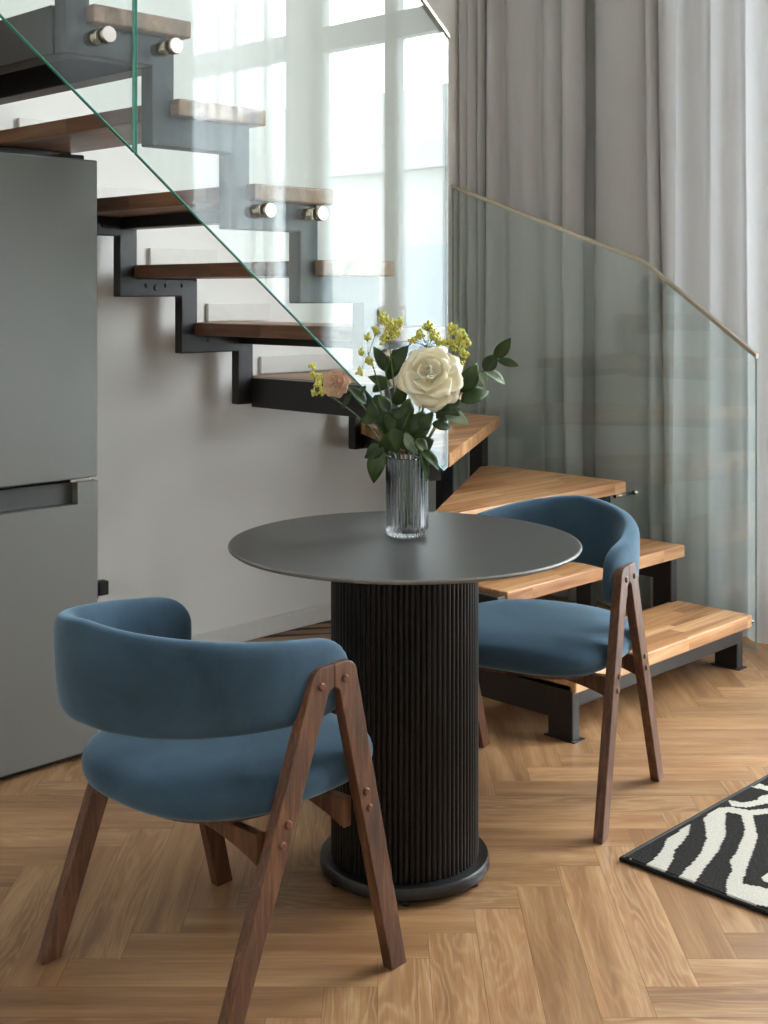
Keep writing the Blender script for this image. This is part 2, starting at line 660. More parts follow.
TT = 0.045
T = {1: 0.19, 2: 0.39, 3: 0.60, 4: 0.80, 5: 1.01, 6: 1.215, 7: 1.415, 8: 1.62, 9: 1.825, 10: 2.03, 11: 2.235}
part('tread', pr([(3.045, 2.205), (4.09, 2.205), (4.09, 2.515), (3.045, 2.515)], 'Z', T[1] - TT, T[1]), M['tread_x'], bevel=0.005)
part('tread', pr([(3.085, 2.495), (4.125, 2.495), (4.125, 2.79), (3.085, 2.79)], 'Z', T[2] - TT, T[2]), M['tread_x'], bevel=0.005)
part('tread', pr([(3.09, 2.745), (4.115, 2.745), (4.115, 3.46), (3.09, 2.81)], 'Z', T[3] - TT, T[3]), M['tread_x'], bevel=0.005)
part('tread', pr([(3.075, 2.725), (4.17, 3.41), (4.17, 3.70), (3.60, 3.70), (3.13, 2.86)], 'Z', T[4] - TT, T[4]), M['tread_x'], bevel=0.005)
part('tread', pr([(3.04, 2.68), (3.12, 2.68), (3.68, 3.70), (3.04, 3.70)], 'Z', T[5] - TT, T[5]), M['tread_y_shaded'], bevel=0.005)
for k in range(6, 12):
    x0 = 1.718 + (10 - k) * 0.255
    part('tread', pr([(x0, 2.685), (x0 + 0.297, 2.685), (x0 + 0.297, 3.70), (x0, 3.70)], 'Z', T[k] - TT, T[k]), M['tread_y_shaded'], bevel=0.005)


def dk(k):
    return 1.915 + (10 - k) * 0.255


def zigzag(kmin, tail, y0, y1, hh=0.125):
    top, bot = [], []
    for k in range(11, kmin - 1, -1):
        xs = dk(k + 1)
        if k > kmin:
            top += [(xs + (0.07 if k < 11 else 0), T[k] - TT), (dk(k) + 0.07, T[k] - TT)]
            bot += [(xs, T[k] - hh), (dk(k), T[k] - hh)]
        else:
            top += [(xs + 0.07, T[k] - TT)]
            bot += [(xs, T[k] - hh + 0.01)]
    top += tail[0]
    bot += tail[1]
    return pr(top + bot[::-1], 'Y', y0, y1)


part('near_stringer', zigzag(5, ([(3.07, T[5] - TT)], [(3.07, T[5] - 0.115)]), 2.72, 2.77), M['steel'], bevel=0.004)
part('wall_stringer', zigzag(5, ([(3.60, T[5] - TT), (3.60, T[4] - TT), (4.12, T[4] - TT)],
                                 [(3.53, T[5] - 0.098), (3.53, T[4] - 0.105), (4.05, T[4] - 0.105), (4.05, 0), (4.12, 0)]), 3.63, 3.67, 0.108), M['steel'], bevel=0.004)
part('newel_post', bx(3.085, 3.125, 2.885, 2.935, 0, T[5] - TT), M['steel'], bevel=0.003)
part('cross_beam', bx(3.03, 3.125, 2.776, 2.884, T[5] - 0.115, T[5] - TT), M['steel'], bevel=0.003)
# lower left and right stringers
part('side_stringer', pr([(2.218, 0), (2.308, 0), (2.308, 0.058), (2.70, 0.058), (2.70, 0.0), (2.775, 0.0), (2.775, 0.50), (2.85, 0.50), (2.85, 0.585), (2.70, 0.585), (2.70, 0.378), (2.50, 0.378),
                          (2.50, 0.27), (2.70, 0.27), (2.70, 0.168), (2.218, 0.168)], 'X', 3.045, 3.083), M['steel'], bevel=0.004)
part('side_stringer', pr([(2.235, 0), (2.325, 0), (2.325, 0.075), (2.50, 0.075), (2.50, 0), (2.58, 0), (2.58, 0.27), (2.855, 0.27), (2.855, 0), (2.925, 0), (2.925, 0.48), (3.30, 0.48), (3.30, 0), (3.47, 0), (3.47, 0.68), (3.63, 0.68),
                          (3.63, 0.755), (3.40, 0.755), (3.40, 0.555), (2.79, 0.555), (2.79, 0.345), (2.50, 0.345), (2.50, 0.145), (2.235, 0.145)], 'X', 4.04, 4.08), M['steel'], bevel=0.004)
part('front_beam', bx(3.083, 4.04, 2.22, 2.255, 0.098, 0.145), M['steel'], bevel=0.003)
part('cross_beam', bx(3.083, 4.035, 2.73, 2.77, 0.295, 0.345), M['steel'], bevel=0.003)
for x0, x1, z0, z1 in ((1.655, 1.72, 1.908, 2.03), (1.915, 1.985, 1.905, 1.985), (2.425, 2.495, 1.535, 1.575), (2.935, 3.005, 1.135, 1.17), (2.995, 3.038, 0.90, 1.008)):
    part('cross_beam', bx(x0, x1, 2.776, 3.629, z0, z1), M['steel'], bevel=0.003)
# diagonal carriers under the turning treads
for (ax, ay), (ex, ey), z0, z1 in (((3.12, 2.80), (4.03, 3.375), 0.48, 0.554), ((3.11, 2.82), (3.60, 3.62), 0.70, 0.754)):
    d = Vector((ex - ax, ey - ay, 0)).normalized()
    nrm = Vector((-d.y, d.x, 0)) * 0.02
    part('turn_beam', pr([(ax - nrm.x, ay - nrm.y), (ex - nrm.x, ey - nrm.y), (ex + nrm.x, ey + nrm.y), (ax + nrm.x, ay + nrm.y)], 'Z', z0, z1), M['steel'])
for fx_, fy_ in ((3.064, 2.263), (4.057, 2.28), (4.057, 2.89)):
    fp = bx(fx_ - 0.024, fx_ + 0.030, fy_ - 0.056, fy_ + 0.056, 0.0005, 0.004)
    o = part('foot_plate', fp, M['steel'])
for x_, z_ in ((2.535, 1.345), (2.575, 1.338), (2.615, 1.345), (2.685, 1.345), (2.36, 1.545), (2.80, 1.15)):
    part('bolt', tube(bmesh.new(), [(x_, 3.631, z_), (x_, 3.624, z_)], 0.007 if x_ != 2.575 else 0.011, 10), M['steel'])

# white stepped skirting pieces on the wall above each tread
n = 3
for k in range(5, 12):
    x0 = 1.80 + (10 - k) * 0.2565
    x0 += 0.06
    if k == 5:
        x0 = 3.14
    o = struct('trim_%d' % n, bx(x0, x0 + 0.30 if k > 5 else 3.7, RY1 - 0.016, RY1 - 0.0005, T[k] + 0.0, T[k] + 0.066), M['skirt'], bevel=0.002)
    n += 1

# ------------------------------------------------------------------ glass balustrades


def standoff(x, y, z, d, parent, length=0.08, k=1.0):
    """round nickel fixing; d = unit direction from the stair out through the glass"""
    d = Vector(d)
    p = Vector((x, y, z))
    bm = tube(bmesh.new(), [p - d * (length - 0.02), p - d * 0.001], 0.017 * k, 20)
    o = obj('standoff', bm, M['chrome'], parent)
    bm = bmesh.new()
    tube(bm, [p + d * 0.012, p + d * 0.030, p + d * 0.033], [0.021 * k, 0.021 * k, 0.019 * k], 28)
    obj('cap', bm, M['chrome'], o)
    return o


ub = thing('glass_balustrade', 'tall clear glass guard bolted to the upper stair flight, mirroring the window', 'glass railing', (2.3, 2.6, 0.78))


def glass_panel(poly, axis, a, b, parent, off_, green=()):
    bm = prism(bmesh.new(), poly, axis, a, b)
    bm.faces.ensure_lookup_table()
    o = obj('glass_panel', bm, M['glass'], parent)
    # green polished edge: inset core of the sheet
    eb = bmesh.new()
    m_ = (a + b) / 2
    n_ = len(poly)
    ctr = Vector((sum(p[0] for p in poly) / n_, sum(p[1] for p in poly) / n_))
    inner = []
    for i in range(n_):
        p0, p1, p2 = Vector(poly[i - 1]), Vector(poly[i]), Vector(poly[(i + 1) % n_])
        e1 = (p1 - p0).normalized()
        e2 = (p2 - p1).normalized()
        n1 = Vector((-e1.y, e1.x))
        n2 = Vector((-e2.y, e2.x))
        if n1.dot(ctr - p1) < 0:
            n1 = -n1
        if n2.dot(ctr - p1) < 0:
            n2 = -n2
        bis = n1 + n2
        bis = bis / max(0.2, bis.dot(n1))
        inner.append(p1 + bis * 0.0022)
    def P(p, t):
        return {'X': (t, p[0], p[1]), 'Y': (p[0], t, p[1])}[axis]
    hw = (b - a) / 2 - 0.0002
    R = []
    for pp, t in ((poly, m_ - hw), (poly, m_ + hw), (inner, m_ + hw), (inner, m_ - hw)):
        R.append([eb.verts.new(P(p, t)) for p in pp])
    for i in range(n_):
        j = (i + 1) % n_
        for q in range(4):
            eb.faces.new((R[q][i], R[q][j], R[(q + 1) % 4][j], R[(q + 1) % 4][i])).material_index = 0 if i in green else 1
    e = obj('polished_edge', eb, [M['edge'], M['edge_pale']], o)
    if green:
        e['label'] = 'green polished glass edge'
    o.location = -Vector(off_)
    return o


UO = (2.3, 2.6, 0.78)
GS = 0.80


GX = 2.984


def gt(x):
    return 2.12 + (GX - x) * GS


def gb(x):
    return 0.790 + (2.967 - x) * 0.772


glass_panel([(GX, 0.774), (GX, gt(GX)), (1.820, gt(1.820)), (1.820, gb(1.820) - 0.01), (2.964, 0.764)], 'Y', 2.650, 2.661, ub, UO, (2, 3))
glass_panel([(1.816, gb(1.816) - 0.01), (1.816, gt(1.816)), (0.55, gt(0.55)), (0.55, gb(0.55))], 'Y', 2.650, 2.661, ub, UO, (0, 3))
hr = obj('handrail', pr([(GX + 0.004, gt(GX) - 0.004), (0.55, gt(0.55) - 0.004), (0.55, gt(0.55) + 0.016), (GX + 0.004, gt(GX) + 0.012)], 'Y', 2.645, 2.666), M['cap'], ub, bevel=0.002)
hr.location = -Vector(UO)
for x_, z_ in ((1.720, 1.944), (1.918, 1.944), (2.228, 1.543), (2.420, 1.543), (2.735, 1.135), (2.925, 1.135)):
    s_ = standoff(x_, 2.650, z_, (0, -1, 0), ub)
    s_.location = -Vector(UO)
LO = (4.24, 3.0, 0.03)
lb = thing('glass_balustrade', 'low clear glass guard with metal top rail between lower steps and curtains', 'glass railing', LO)
glass_panel([(2.27, 0.02), (2.27, 1.085), (2.75, 1.437), (3.74, 1.787), (3.74, 0.02)], 'X', 4.235, 4.247, lb, LO)
bm = bmesh.new()
prism(bm, [(2.266, 1.083), (2.75, 1.438), (2.75, 1.452), (2.266, 1.099)], 'X', 4.231, 4.251)
prism(bm, [(2.75, 1.438), (3.74, 1.788), (3.74, 1.802), (2.75, 1.452)], 'X', 4.231, 4.251)
hr = obj('handrail', bm, M['cap'], lb, bevel=0.001)
hr.location = -Vector(LO)
for y_, z_ in ((2.30, 0.118), (2.80, 0.535)):
    s_ = standoff(4.235, y_, z_, (1, 0, 0), lb, 0.135, 0.42)
    s_.location = -Vector(LO)

# ------------------------------------------------------------------ curtains
def folds(y_list, depth, x0, z0, z1, mat, name, label, group=None, seed=1, wrap=99.0, thick=0.0, nz=24):
    """hanging cloth: y_list = valleys between the rounded folds (y at top, y at hem)"""
    rnd = random.Random(seed)
    bm = bmesh.new()
    nf = len(y_list) - 1
    sub = 12
    amp = [depth * rnd.uniform(0.65, 1.15) for _ in range(nf)]
    skew = [rnd.uniform(0.38, 0.62) for _ in range(nf)]
    rows = []
    for iz in range(nz + 1):
        t = iz / nz
        z = z1 + (z0 - z1) * t
        row = []
        for i in range(nf):
            ya = y_list[i][0] * (1 - t) + y_list[i][1] * t
            yb = y_list[i + 1][0] * (1 - t) + y_list[i + 1][1] * t
            for s in range(sub + (1 if i == nf - 1 else 0)):
                u = s / sub
                uu = u ** (math.log(0.5) / math.log(skew[i]))
                w = abs(yb - ya)
                a = min(amp[i], w * 1.15)
                prof = math.sin(PI * uu) ** 0.75
                x = x0 - max(0.0, ya + (yb - ya) * u - wrap) * 0.72 - a * prof + 0.004 * math.sin(1.9 * z + i * 2.3)
                y = ya + (yb - ya) * u + 0.004 * math.sin(2.2 * z + i * 1.7)
                row.append(bm.verts.new((x, y, z)))
        rows.append(row)
    for a, b in zip(rows[:-1], rows[1:]):
        for i in range(len(a) - 1):
            bm.faces.new((a[i], a[i + 1], b[i + 1], b[i])).smooth = True
    o = obj(name, bm, mat, None, smooth=True)
    if thick:
        md = o.modifiers.new('thickness', 'SOLIDIFY')
        md.thickness = thick
    tag(o, label, 'curtain', group)
    return o


def yc(px, x=4.45):
    r = (math.cos(YAW) + math.sin(YAW) * (px - 384) / F_PX, math.sin(YAW) - math.cos(YAW) * (px - 384) / F_PX)
    return x * r[1] / r[0]


L1 = [(min(3.745, yc(a, 4.47)), min(3.745, yc(b, 4.47))) for a, b in ((487, 487), (493, 492), (502, 499), (514, 512), (541, 545), (556, 574), (585, 584))]
L1 = [(3.745, 3.745), (3.715, 3.715), (3.68, 3.685)] + [(min(3.655, a), min(3.65, b)) for a, b in L1][1:]
folds(L1, 0.075, 4.47, 0.012, 5.55, M['drape'], 'curtain', 'thick grey drape gathered in narrow folds left of the dark gap, behind the glass guard', 'window curtains', 3, wrap=3.52, thick=0.002)
L2 = [(yc(a, 4.50), yc(b, 4.50)) for a, b in ((596, 594), (643, 656), (652, 668), (672, 684))]
folds(L2, 0.07, 4.50, 0.012, 5.55, M['drape'], 'curtain', 'smooth wide grey drape panel right of the dark gap, beside the sheer', 'window curtains', 8, thick=0.002)
L3 = [(yc(a, 4.42), yc(b, 4.42)) for a, b in ((682, 672), (712, 708), (742, 748), (782, 780), (830, 835), (870, 870), (905, 900), (960, 960))]
folds(L3, 0.045, 4.42, 0.012, 5.55, M['sheer'], 'sheer_curtain', 'white sheer curtain hanging at the right edge, radiator showing through', None, 5)
L4 = [(-0.06 - 0.085 * i + 0.02 * math.sin(i * 2.3),) * 2 for i in range(26)]
folds(L4, 0.05, 4.6, 0.012, 5.55, M['sheer'], 'sheer_curtain', 'white sheer curtain over the far window, seen only mirrored in the tall glass', None, 9)
L5 = [(-0.66 - 0.11 * i + 0.02 * math.sin(i * 1.3),) * 2 for i in range(32)]
folds(L5, 0.07, 4.5, 0.012, 5.55, M['liner'], 'curtain', 'pale curtain added in front of the mirrored sheer to hold back daylight', None, 12)  # out of direct view, made dense to cut the window light
bm = bx(4.36, 4.66, RY0 + 0.05, RY1 - 0.03, 5.55, 5.61)
tag(obj('curtain_track', bm, M['skirt'], None, bevel=0.004), 'white ceiling track carrying the drapes and the sheers', 'curtain track')

# radiator behind the sheer
rad = thing('radiator', 'white column radiator showing faintly through the sheer curtain', 'radiator', (4.60, 2.5, 0.12))
for i in range(7):
    y_ = -0.27 + i * 0.08
    obj('column', bx(-0.04, 0.04, y_ + 0.003, y_ + 0.071, 0, 0.56), M['radiator'], rad, bevel=0.012, seg=3)
bm = bmesh.new()
obj('header_pipe', tube(bm, [(0, -0.29, 0.50), (0, 0.31, 0.50)], 0.018, 12), M['radiator'], rad)
obj('header_pipe', tube(bmesh.new(), [(0, -0.29, 0.06), (0, 0.31, 0.06)], 0.018, 12), M['radiator'], rad)
obj('bracket', bx(0.02, 0.149, -0.2, -0.17, 0.42, 0.52), M['radiator'], rad)
obj('bracket', bx(0.02, 0.149, 0.2, 0.23, 0.42, 0.52), M['radiator'], rad)
obj('supply_pipe', tube(bmesh.new(), [(0, -0.28, 0.06), (0, -0.28, -0.119)], 0.01, 10), M['radiator'], rad)

# ------------------------------------------------------------------ refrigerator
fr = thing('refrigerator', 'tall grey two-door refrigerator standing under the stairs at the left', 'refrigerator', (1.70, 3.12, 0))
obj('body', bx(-0.30, 0.298, 0.065, 0.62, 0.024, 1.69), M['fridge_side'], fr, bevel=0.004)
obj('door', bx(-0.30, 0.31, 0, 0.06, 0.797, 1.698), M['fridge'], fr, bevel=0.004)
bm = bmesh.new()
box(bm, 0.245, 0.31, 0, 0.06, 0.765, 0.787)
box(bm, -0.30, -0.245, 0, 0.06, 0.765, 0.787)
box(bm, -0.30, 0.31, 0, 0.06, 0.022, 0.725)
box(bm, -0.30, -0.245, 0, 0.06, 0.725, 0.765)
box(bm, 0.245, 0.31, 0, 0.06, 0.725, 0.765)
bmesh.ops.remove_doubles(bm, verts=bm.verts, dist=1e-5)
d2 = obj('door', bm, M['fridge'], fr)
obj('handle_recess', bx(-0.245, 0.245, 0.028, 0.058, 0.727, 0.785), M['recess'], d2)
obj('hinge', bx(0.225, 0.29, 0.004, 0.055, 0.788, 0.796), M['chrome'], fr)
obj('hinge_cover', bx(0.20, 0.28, 0.02, 0.12, 1.699, 1.712), M['rubber'], fr, bevel=0.004)
obj('plinth', bx(-0.29, 0.29, 0.03, 0.5, 0.004, 0.020), M['rubber'], fr)
for x_ in (-0.26, 0.26):
    obj('foot', tube(bmesh.new(), [(x_, 0.56, 0.0), (x_, 0.56, 0.026)], 0.02, 12), M['rubber'], fr)
pl = thing('power_plug', 'small black plug on the white wall beside the refrigerator', 'plug', (2.425, RY1, 0.31))
obj('plug_body', bx(-0.018, 0.02, -0.036, 0.0, -0.024, 0.024), M['rubber'], pl, bevel=0.004)
obj('cable', tube(bmesh.new(), bez((-0.015, -0.02, -0.02), (-0.05, -0.02, -0.15), (-0.10, -0.02, -0.28), 8), 0.004, 8), M['rubber'], pl)

# ------------------------------------------------------------------ round table
TC = (2.116, 2.013)
tb = thing('round_table', 'round dining table with dark grey top on a thick ribbed black column', 'table', (TC[0], TC[1], 0))
bm = bmesh.new()
prof = [(0.001, 0.7375), (0.385, 0.7375), (0.398, 0.7400), (0.4030, 0.7435), (0.404, 0.7465), (0.4025, 0.7490), (0.399, 0.75), (0.001, 0.75)]
lathe(bm, prof, 128)
for f in bm.faces:
    c_ = f.calc_center_median()
    r_ = math.hypot(c_.x, c_.y)
    f.material_index = 0 if c_.z > 0.7499 else 1
obj('tabletop', bm, [M['table_top'], M['table_edge']], tb)
NR = 84
bm = bmesh.new()
pts = []
for i in range(NR):
    for s in range(8):
        u = s / 8
        a = (i + u) * 2 * PI / NR
        r = 0.163 + 0.0065 * (1 - (2 * u - 1) ** 2) ** 0.5
        pts.append((r * math.cos(a), r * math.sin(a)))
prism(bm, pts, 'Z', 0.040, 0.732)
obj('column', bm, M['column'], tb)
obj('top_plate', lathe(bmesh.new(), [(0.15, 0.732), (0.15, 0.7374)], 64), M['base'], tb)
obj('base', lathe(bmesh.new(), [(0.175, 0.010), (0.190, 0.011), (0.1945, 0.016), (0.1945, 0.034), (0.191, 0.039), (0.186, 0.040), (0.10, 0.0402)], 96), M['base'], tb, smooth=True, auto=40)
for i in range(6):
    a = math.radians(i * 60 + 224)
    obj('foot', tube(bmesh.new(), [(0.175 * math.cos(a), 0.175 * math.sin(a), 0.0), (0.175 * math.cos(a), 0.175 * math.sin(a), 0.0105)], 0.012, 14), M['rubber'], tb)


# ------------------------------------------------------------------ chairs
def rounded(poly, r, seg=5):
    out = []
    n_ = len(poly)
    for i in range(n_):
        p0, p1, p2 = Vector(poly[i - 1]), Vector(poly[i]), Vector(poly[(i + 1) % n_])
        rr = r[i] if isinstance(r, (list, tuple)) else r
        if rr <= 0:
            out.append(tuple(p1))
            continue
        a = (p0 - p1)
        b = (p2 - p1)
        rr_ = min(rr, a.length * 0.45, b.length * 0.45)
        A = p1 + a.normalized() * rr_
        B = p1 + b.normalized() * rr_
        for q in range(seg + 1):
            t = q / seg
            v = A * (1 - t) ** 2 + p1 * 2 * t * (1 - t) + B * t * t
            out.append(tuple(v))
    return out


HW = 0.272          # half width to the outer faces of the leg frames
APX = 0.040


def leg_pair_frame(sy):
    """the upside-down V of one side; returned as the two legs and the top joint"""
    y0, y1 = (HW - 0.024, HW) if sy > 0 else (-HW, -HW + 0.024)
    zt = 0.632
    xm = APX + 0.009
    fl = pr(rounded([(xm, zt), (APX + 0.063, zt), (APX + 0.080, 0.560), (0.252, 0.0), (0.208, 0.0), (APX + 0.028, 0.560), (APX + 0.022, 0.583), (xm, 0.589)],
                    [0, 0.032, 0, 0, 0, 0.012, 0.012, 0]), 'Y', y0, y1)
    rl = pr(rounded([(xm, 0.589), (APX - 0.006, 0.583), (APX - 0.014, 0.560), (-0.196, 0.0), (-0.240, 0.0), (APX - 0.068, 0.560), (APX - 0.0425, zt), (xm, zt)],
                    [0, 0.012, 0.012, 0, 0, 0, 0.032, 0]), 'Y', y0, y1)
    return fl, rl


def band(bm):
    """curved upholstered back: closed loops swept along a horseshoe"""
    n_, ring = 44, 20
    loops = []
    phm = math.radians(106.5)
    for i in range(n_ + 1):
        s = i / n_
        ph = -phm + 2 * phm * s
        e = abs(2 * s - 1)                        # 0 at the back, 1 at the arm ends
        a, b_ = 0.326, HW - 0.036
        ce = math.cos(ph)
        x = 0.018 - a * (abs(ce) ** 0.92) * (1 if ce > 0 else -1)
        y = b_ * math.sin(ph) * (1.0 if abs(ph) < PI / 2 else 1.0)
        if abs(ph) > PI / 2:
            y = b_ * (1 if ph > 0 else -1) * (1 - 0.10 * (abs(ph) - PI / 2) ** 2)
        top = 0.738 - 0.072 * e ** 1.25
        botm = 0.545 - 0.022 * e
        th = 0.024 + 0.002 * e
        # rounded ear ends
        d = (1 - e) * phm * 0.27
        k = 1.0
        if d < 0.07:
            k = math.sqrt(max(0.0, 1 - (1 - d / 0.07) ** 2))
        k = max(k, 0.10)
        mid = (top + botm) / 2
        h = (top - botm) / 2 * (0.30 + 0.70 * k)
        th_ = th * (0.25 + 0.75 * k)
        nx, ny = -math.cos(ph) * b_, math.sin(ph) * a
        if abs(ph) > PI / 2:
            nx, ny = 0.0, 1.0 if ph > 0 else -1.0
        ln = math.hypot(nx, ny)
        nx, ny = nx / ln, ny / ln
        L_ = []
        for q in range(ring):
            t = q * 2 * PI / ring
            cq, sq = math.cos(t), math.sin(t)
            u = (abs(cq) ** 0.75) * (1 if cq > 0 else -1) * th_
            v = (abs(sq) ** 0.42) * (1 if sq > 0 else -1) * h
            tilt = 0.075 * v
            L_.append(bm.verts.new((x + nx * (u + tilt), y + ny * (u + tilt * 0.4), mid + v)))
        loops.append(L_)
    for i in range(n_):
        for q in range(ring):
            bm.faces.new((loops[i][q], loops[i][(q + 1) % ring], loops[i + 1][(q + 1) % ring], loops[i + 1][q]))
    bm.faces.new(loops[0][::-1])
    bm.faces.new(loops[-1])
    return bm


def seat_outline(t, grow=0.0):
    c, s = math.cos(t), math.sin(t)
    p = 0.55 if c > 0 else 0.86
    x = (abs(c) ** p) * (1 if c > 0 else -1) * ((0.272 if c > 0 else 0.244) + grow)
    y = (abs(s) ** (0.62 if c > 0 else 0.78)) * (1 if s > 0 else -1) * (0.250 + grow)
    return x, y


def seat_mesh():
    bm = bmesh.new()
    n_ = 64
    prof = [(-0.10, 0.376), (-0.030, 0.376), (-0.009, 0.382), (0.001, 0.396), (0.0035, 0.412), (0.001, 0.428), (-0.008, 0.441), (-0.028, 0.450), (-0.07, 0.457), (-0.12, 0.460), (-0.18, 0.461)]
    rings = []
    for g, z in prof:
        rings.append([bm.verts.new((*seat_outline(k * 2 * PI / n_, g), z)) for k in range(n_)])
    for i in range(len(rings) - 1):
        for k in range(n_):
            bm.faces.new((rings[i][k], rings[i][(k + 1) % n_], rings[i + 1][(k + 1) % n_], rings[i + 1][k]))
    bm.faces.new(rings[0][::-1])
    bm.faces.new(rings[-1])
    return bm


def make_chair(label):
    t = thing('dining_chair', label, 'chair', group='dining chairs at the round table')
    o = obj('seat', seat_mesh(), M['velvet'], t, smooth=True)
    md = o.modifiers.new('smooth', 'SUBSURF')
    md.levels = md.render_levels = 1
    obj('seat_board', pr([seat_outline(k * 2 * PI / 64, -0.05) for k in range(64)], 'Z', 0.362, 0.3775), M['walnut'], t)
    o = obj('backrest', band(bmesh.new()), M['velvet'], t, smooth=True)
    md = o.modifiers.new('smooth', 'SUBSURF')
    md.levels = md.render_levels = 1
    for sy in (-1, 1):
        fl, rl = leg_pair_frame(sy)
        obj('leg', fl, M['walnut'], t, bevel=0.002)
        obj('leg', rl, M['walnut'], t, bevel=0.002)
        yo = sy * HW

        def peg(x, z, par):
            bm = bmesh.new()
            tube(bm, [(x, yo - sy * 0.002, z), (x, yo + sy * 0.003, z), (x, yo + sy * 0.005, z)], [0.0075, 0.0075, 0.005], 14)
            obj('peg', bm, M['peg'], par)
        peg(APX - 0.026, 0.598, t)
        peg(APX + 0.036, 0.600, t)
        for z in (0.372, 0.338):
            peg(0.209 + 0.02 - (0.209 + 0.02 - APX - 0.045) * z / 0.56, z, t)
            peg(-0.218 + (0.218 + APX - 0.037) * z / 0.56, z, t)
    # two curved rails that carry the seat
    for xr in (0.108, -0.112):
        yi = HW - 0.0245
        prof_ = [(-yi, 0.3615), (yi, 0.3615)]
        low = []
        for q in range(25):
            u = 1 - 2 * q / 24
            low.append((yi * u, 0.345 - 0.040 * abs(u) ** 2.6))
        b_ = pr(prof_ + low, 'X', xr - 0.011, xr + 0.011)
        obj('seat_rail', b_, M['walnut'], t, bevel=0.002)
    return t


ch = make_chair('blue velvet chair in the left foreground, its curved back towards the viewer')
ch.location = (1.556, 1.985, 0)
ch.rotation_euler = (0, 0, 0.038)
c2 = copy_tree(ch)
c2.location = (2.704, 2.084, 0)
c2.rotation_euler = (0, 0, 3.403)
c2['label'] = 'blue velvet chair on the right of the table, in front of the wooden steps'


# ------------------------------------------------------------------ zebra rug
def rug():
    RXa, RXb, RYa, RYb, RZ = 2.492, 4.15, 0.25, 1.672, 0.012
    zx = lambda x, y: (540 + x / 3.368, 740 + y / 3.368)

    def ground(px, py):
        d = (EYE - RZ) * F_PX / (py - HOR)
        p = at(px, py, d)
        return (p.x, p.y)
    whites = [
        [(278, 400), (300, 398), (312, 408), (290, 412)],
        [(428, 335), (505, 285), (500, 310), (480, 340), (452, 368), (445, 400), (425, 435), (405, 450), (348, 432), (370, 412), (395, 395), (420, 360)],
        [(553, 262), (600, 230), (640, 226), (622, 250), (622, 320), (596, 375), (560, 420), (545, 440), (528, 465), (506, 497), (455, 480), (490, 440), (520, 410), (545, 380), (566, 330), (560, 290)],
        [(640, 226), (700, 238), (768, 232), (820, 222), (820, 240), (768, 247), (715, 252), (728, 330), (705, 400), (690, 440), (675, 485), (768, 503), (850, 510), (850, 570), (768, 558), (690, 548), (628, 540), (633, 470), (650, 440), (645, 405), (670, 370), (695, 300), (680, 250), (630, 240), (600, 232)],
        [(636, 204), (680, 212), (735, 203), (745, 188), (800, 182), (800, 204), (745, 216), (700, 226), (650, 222)],
        [(716, 158), (735, 149), (775, 160), (830, 150), (830, 175), (768, 168)],
        [(748, 466), (775, 448), (800, 470), (775, 480)],
        [(742, 590), (800, 600), (800, 616)],
    ]
    polys = [[ground(*zx(*p)) for p in w] for w in whites]

    def inside(x, y, P):
        c = False
        j = len(P) - 1
        for i in range(len(P)):
            if (P[i][1] > y) != (P[j][1] > y) and x < (P[j][0] - P[i][0]) * (y - P[i][1]) / (P[j][1] - P[i][1]) + P[i][0]:
                c = not c
            j = i
        return c
    bm = bmesh.new()
    cl = bm.loops.layers.float_color.new('pile')
    cell = 0.005
    nx, ny = int((RXb - RXa) / cell), int((RYb - RYa) / cell)
    V = {}

    def vert(i, j):
        if (i, j) not in V:
            e = min(i, j, nx - i, ny - j)
            V[(i, j)] = bm.verts.new((RXa + i * cell, RYa + j * cell, RZ - (0.004 if e == 0 else 0.0)))
        return V[(i, j)]
    x_lim, y_lim = 3.25, 1.22
    for i in range(nx):
        fx_ = RXa + (i + 0.5) * cell
        for j in range(ny):
            fy_ = RYa + (j + 0.5) * cell
            n1 = noise.noise(Vector((fx_ * 60, fy_ * 60, 0))) * 0.003
            n2 = noise.noise(Vector((fx_ * 60, fy_ * 60, 7))) * 0.003
            # zone the photo shows: drawn stripes; beyond it the same kind of waves
            edge = min(fx_ - RXa, RYb - fy_)
            if (fx_ < 2.50 + (1.67 - fy_) * 2.4 and fy_ > 1.26) or (fx_ < 3.2 and fy_ > 1.60 - (3.2 - fx_) * 0.6):
                w = any(inside(fx_ + n1 * 0.6 + ex, fy_ + n2 * 0.6 + ey, P) for P in polys for ex, ey in ((0, 0), (0.004, 0), (-0.004, 0), (0, 0.002), (0, -0.002)))
            else:
                ph = 26 * (fx_ * 0.55 + fy_) + 2.6 * noise.noise(Vector((fx_ * 3, fy_ * 3, 1))) + 1.2 * math.sin(fx_ * 9)
                w = math.sin(ph) > 0.12
            f = bm.faces.new((vert(i, j), vert(i + 1, j), vert(i + 1, j + 1), vert(i, j + 1)))
            c = (1, 1, 1, 1) if w else (0, 0, 0, 1)
            for lp in f.loops:
                lp[cl] = c
    t = thing('zebra_rug', 'black and white zebra striped rug on the floor at the right', 'rug', (3.3, 1.0, 0))
    o = obj('pile', bm, M['rug'], t)
    o.location = (-3.3, -1.0, 0)
    bb = bmesh.new()
    tube(bb, [(RXa - 0.002, RYa, 0.006), (RXa - 0.002, RYb + 0.002, 0.006), (RXb, RYb + 0.002, 0.006), (RXb, RYa, 0.006), (RXa - 0.002, RYa, 0.006)], 0.0058, 8)
    box(bb, RXa, RXb, RYa, RYb, 0.0005, 0.0075)
    o = obj('binding', bb, M['binding'], t)
    o.location = (-3.3, -1.0, 0)


rug()

# ------------------------------------------------------------------ vase and flowers
VD = 2.98
VP = at(407, 536, VD)
VX, VY, VZ = VP.x, VP.y, 0.7502
vz = thing('glass_vase', 'clear ribbed glass vase holding the bouquet on the round table', 'vase', (VX, VY, VZ))


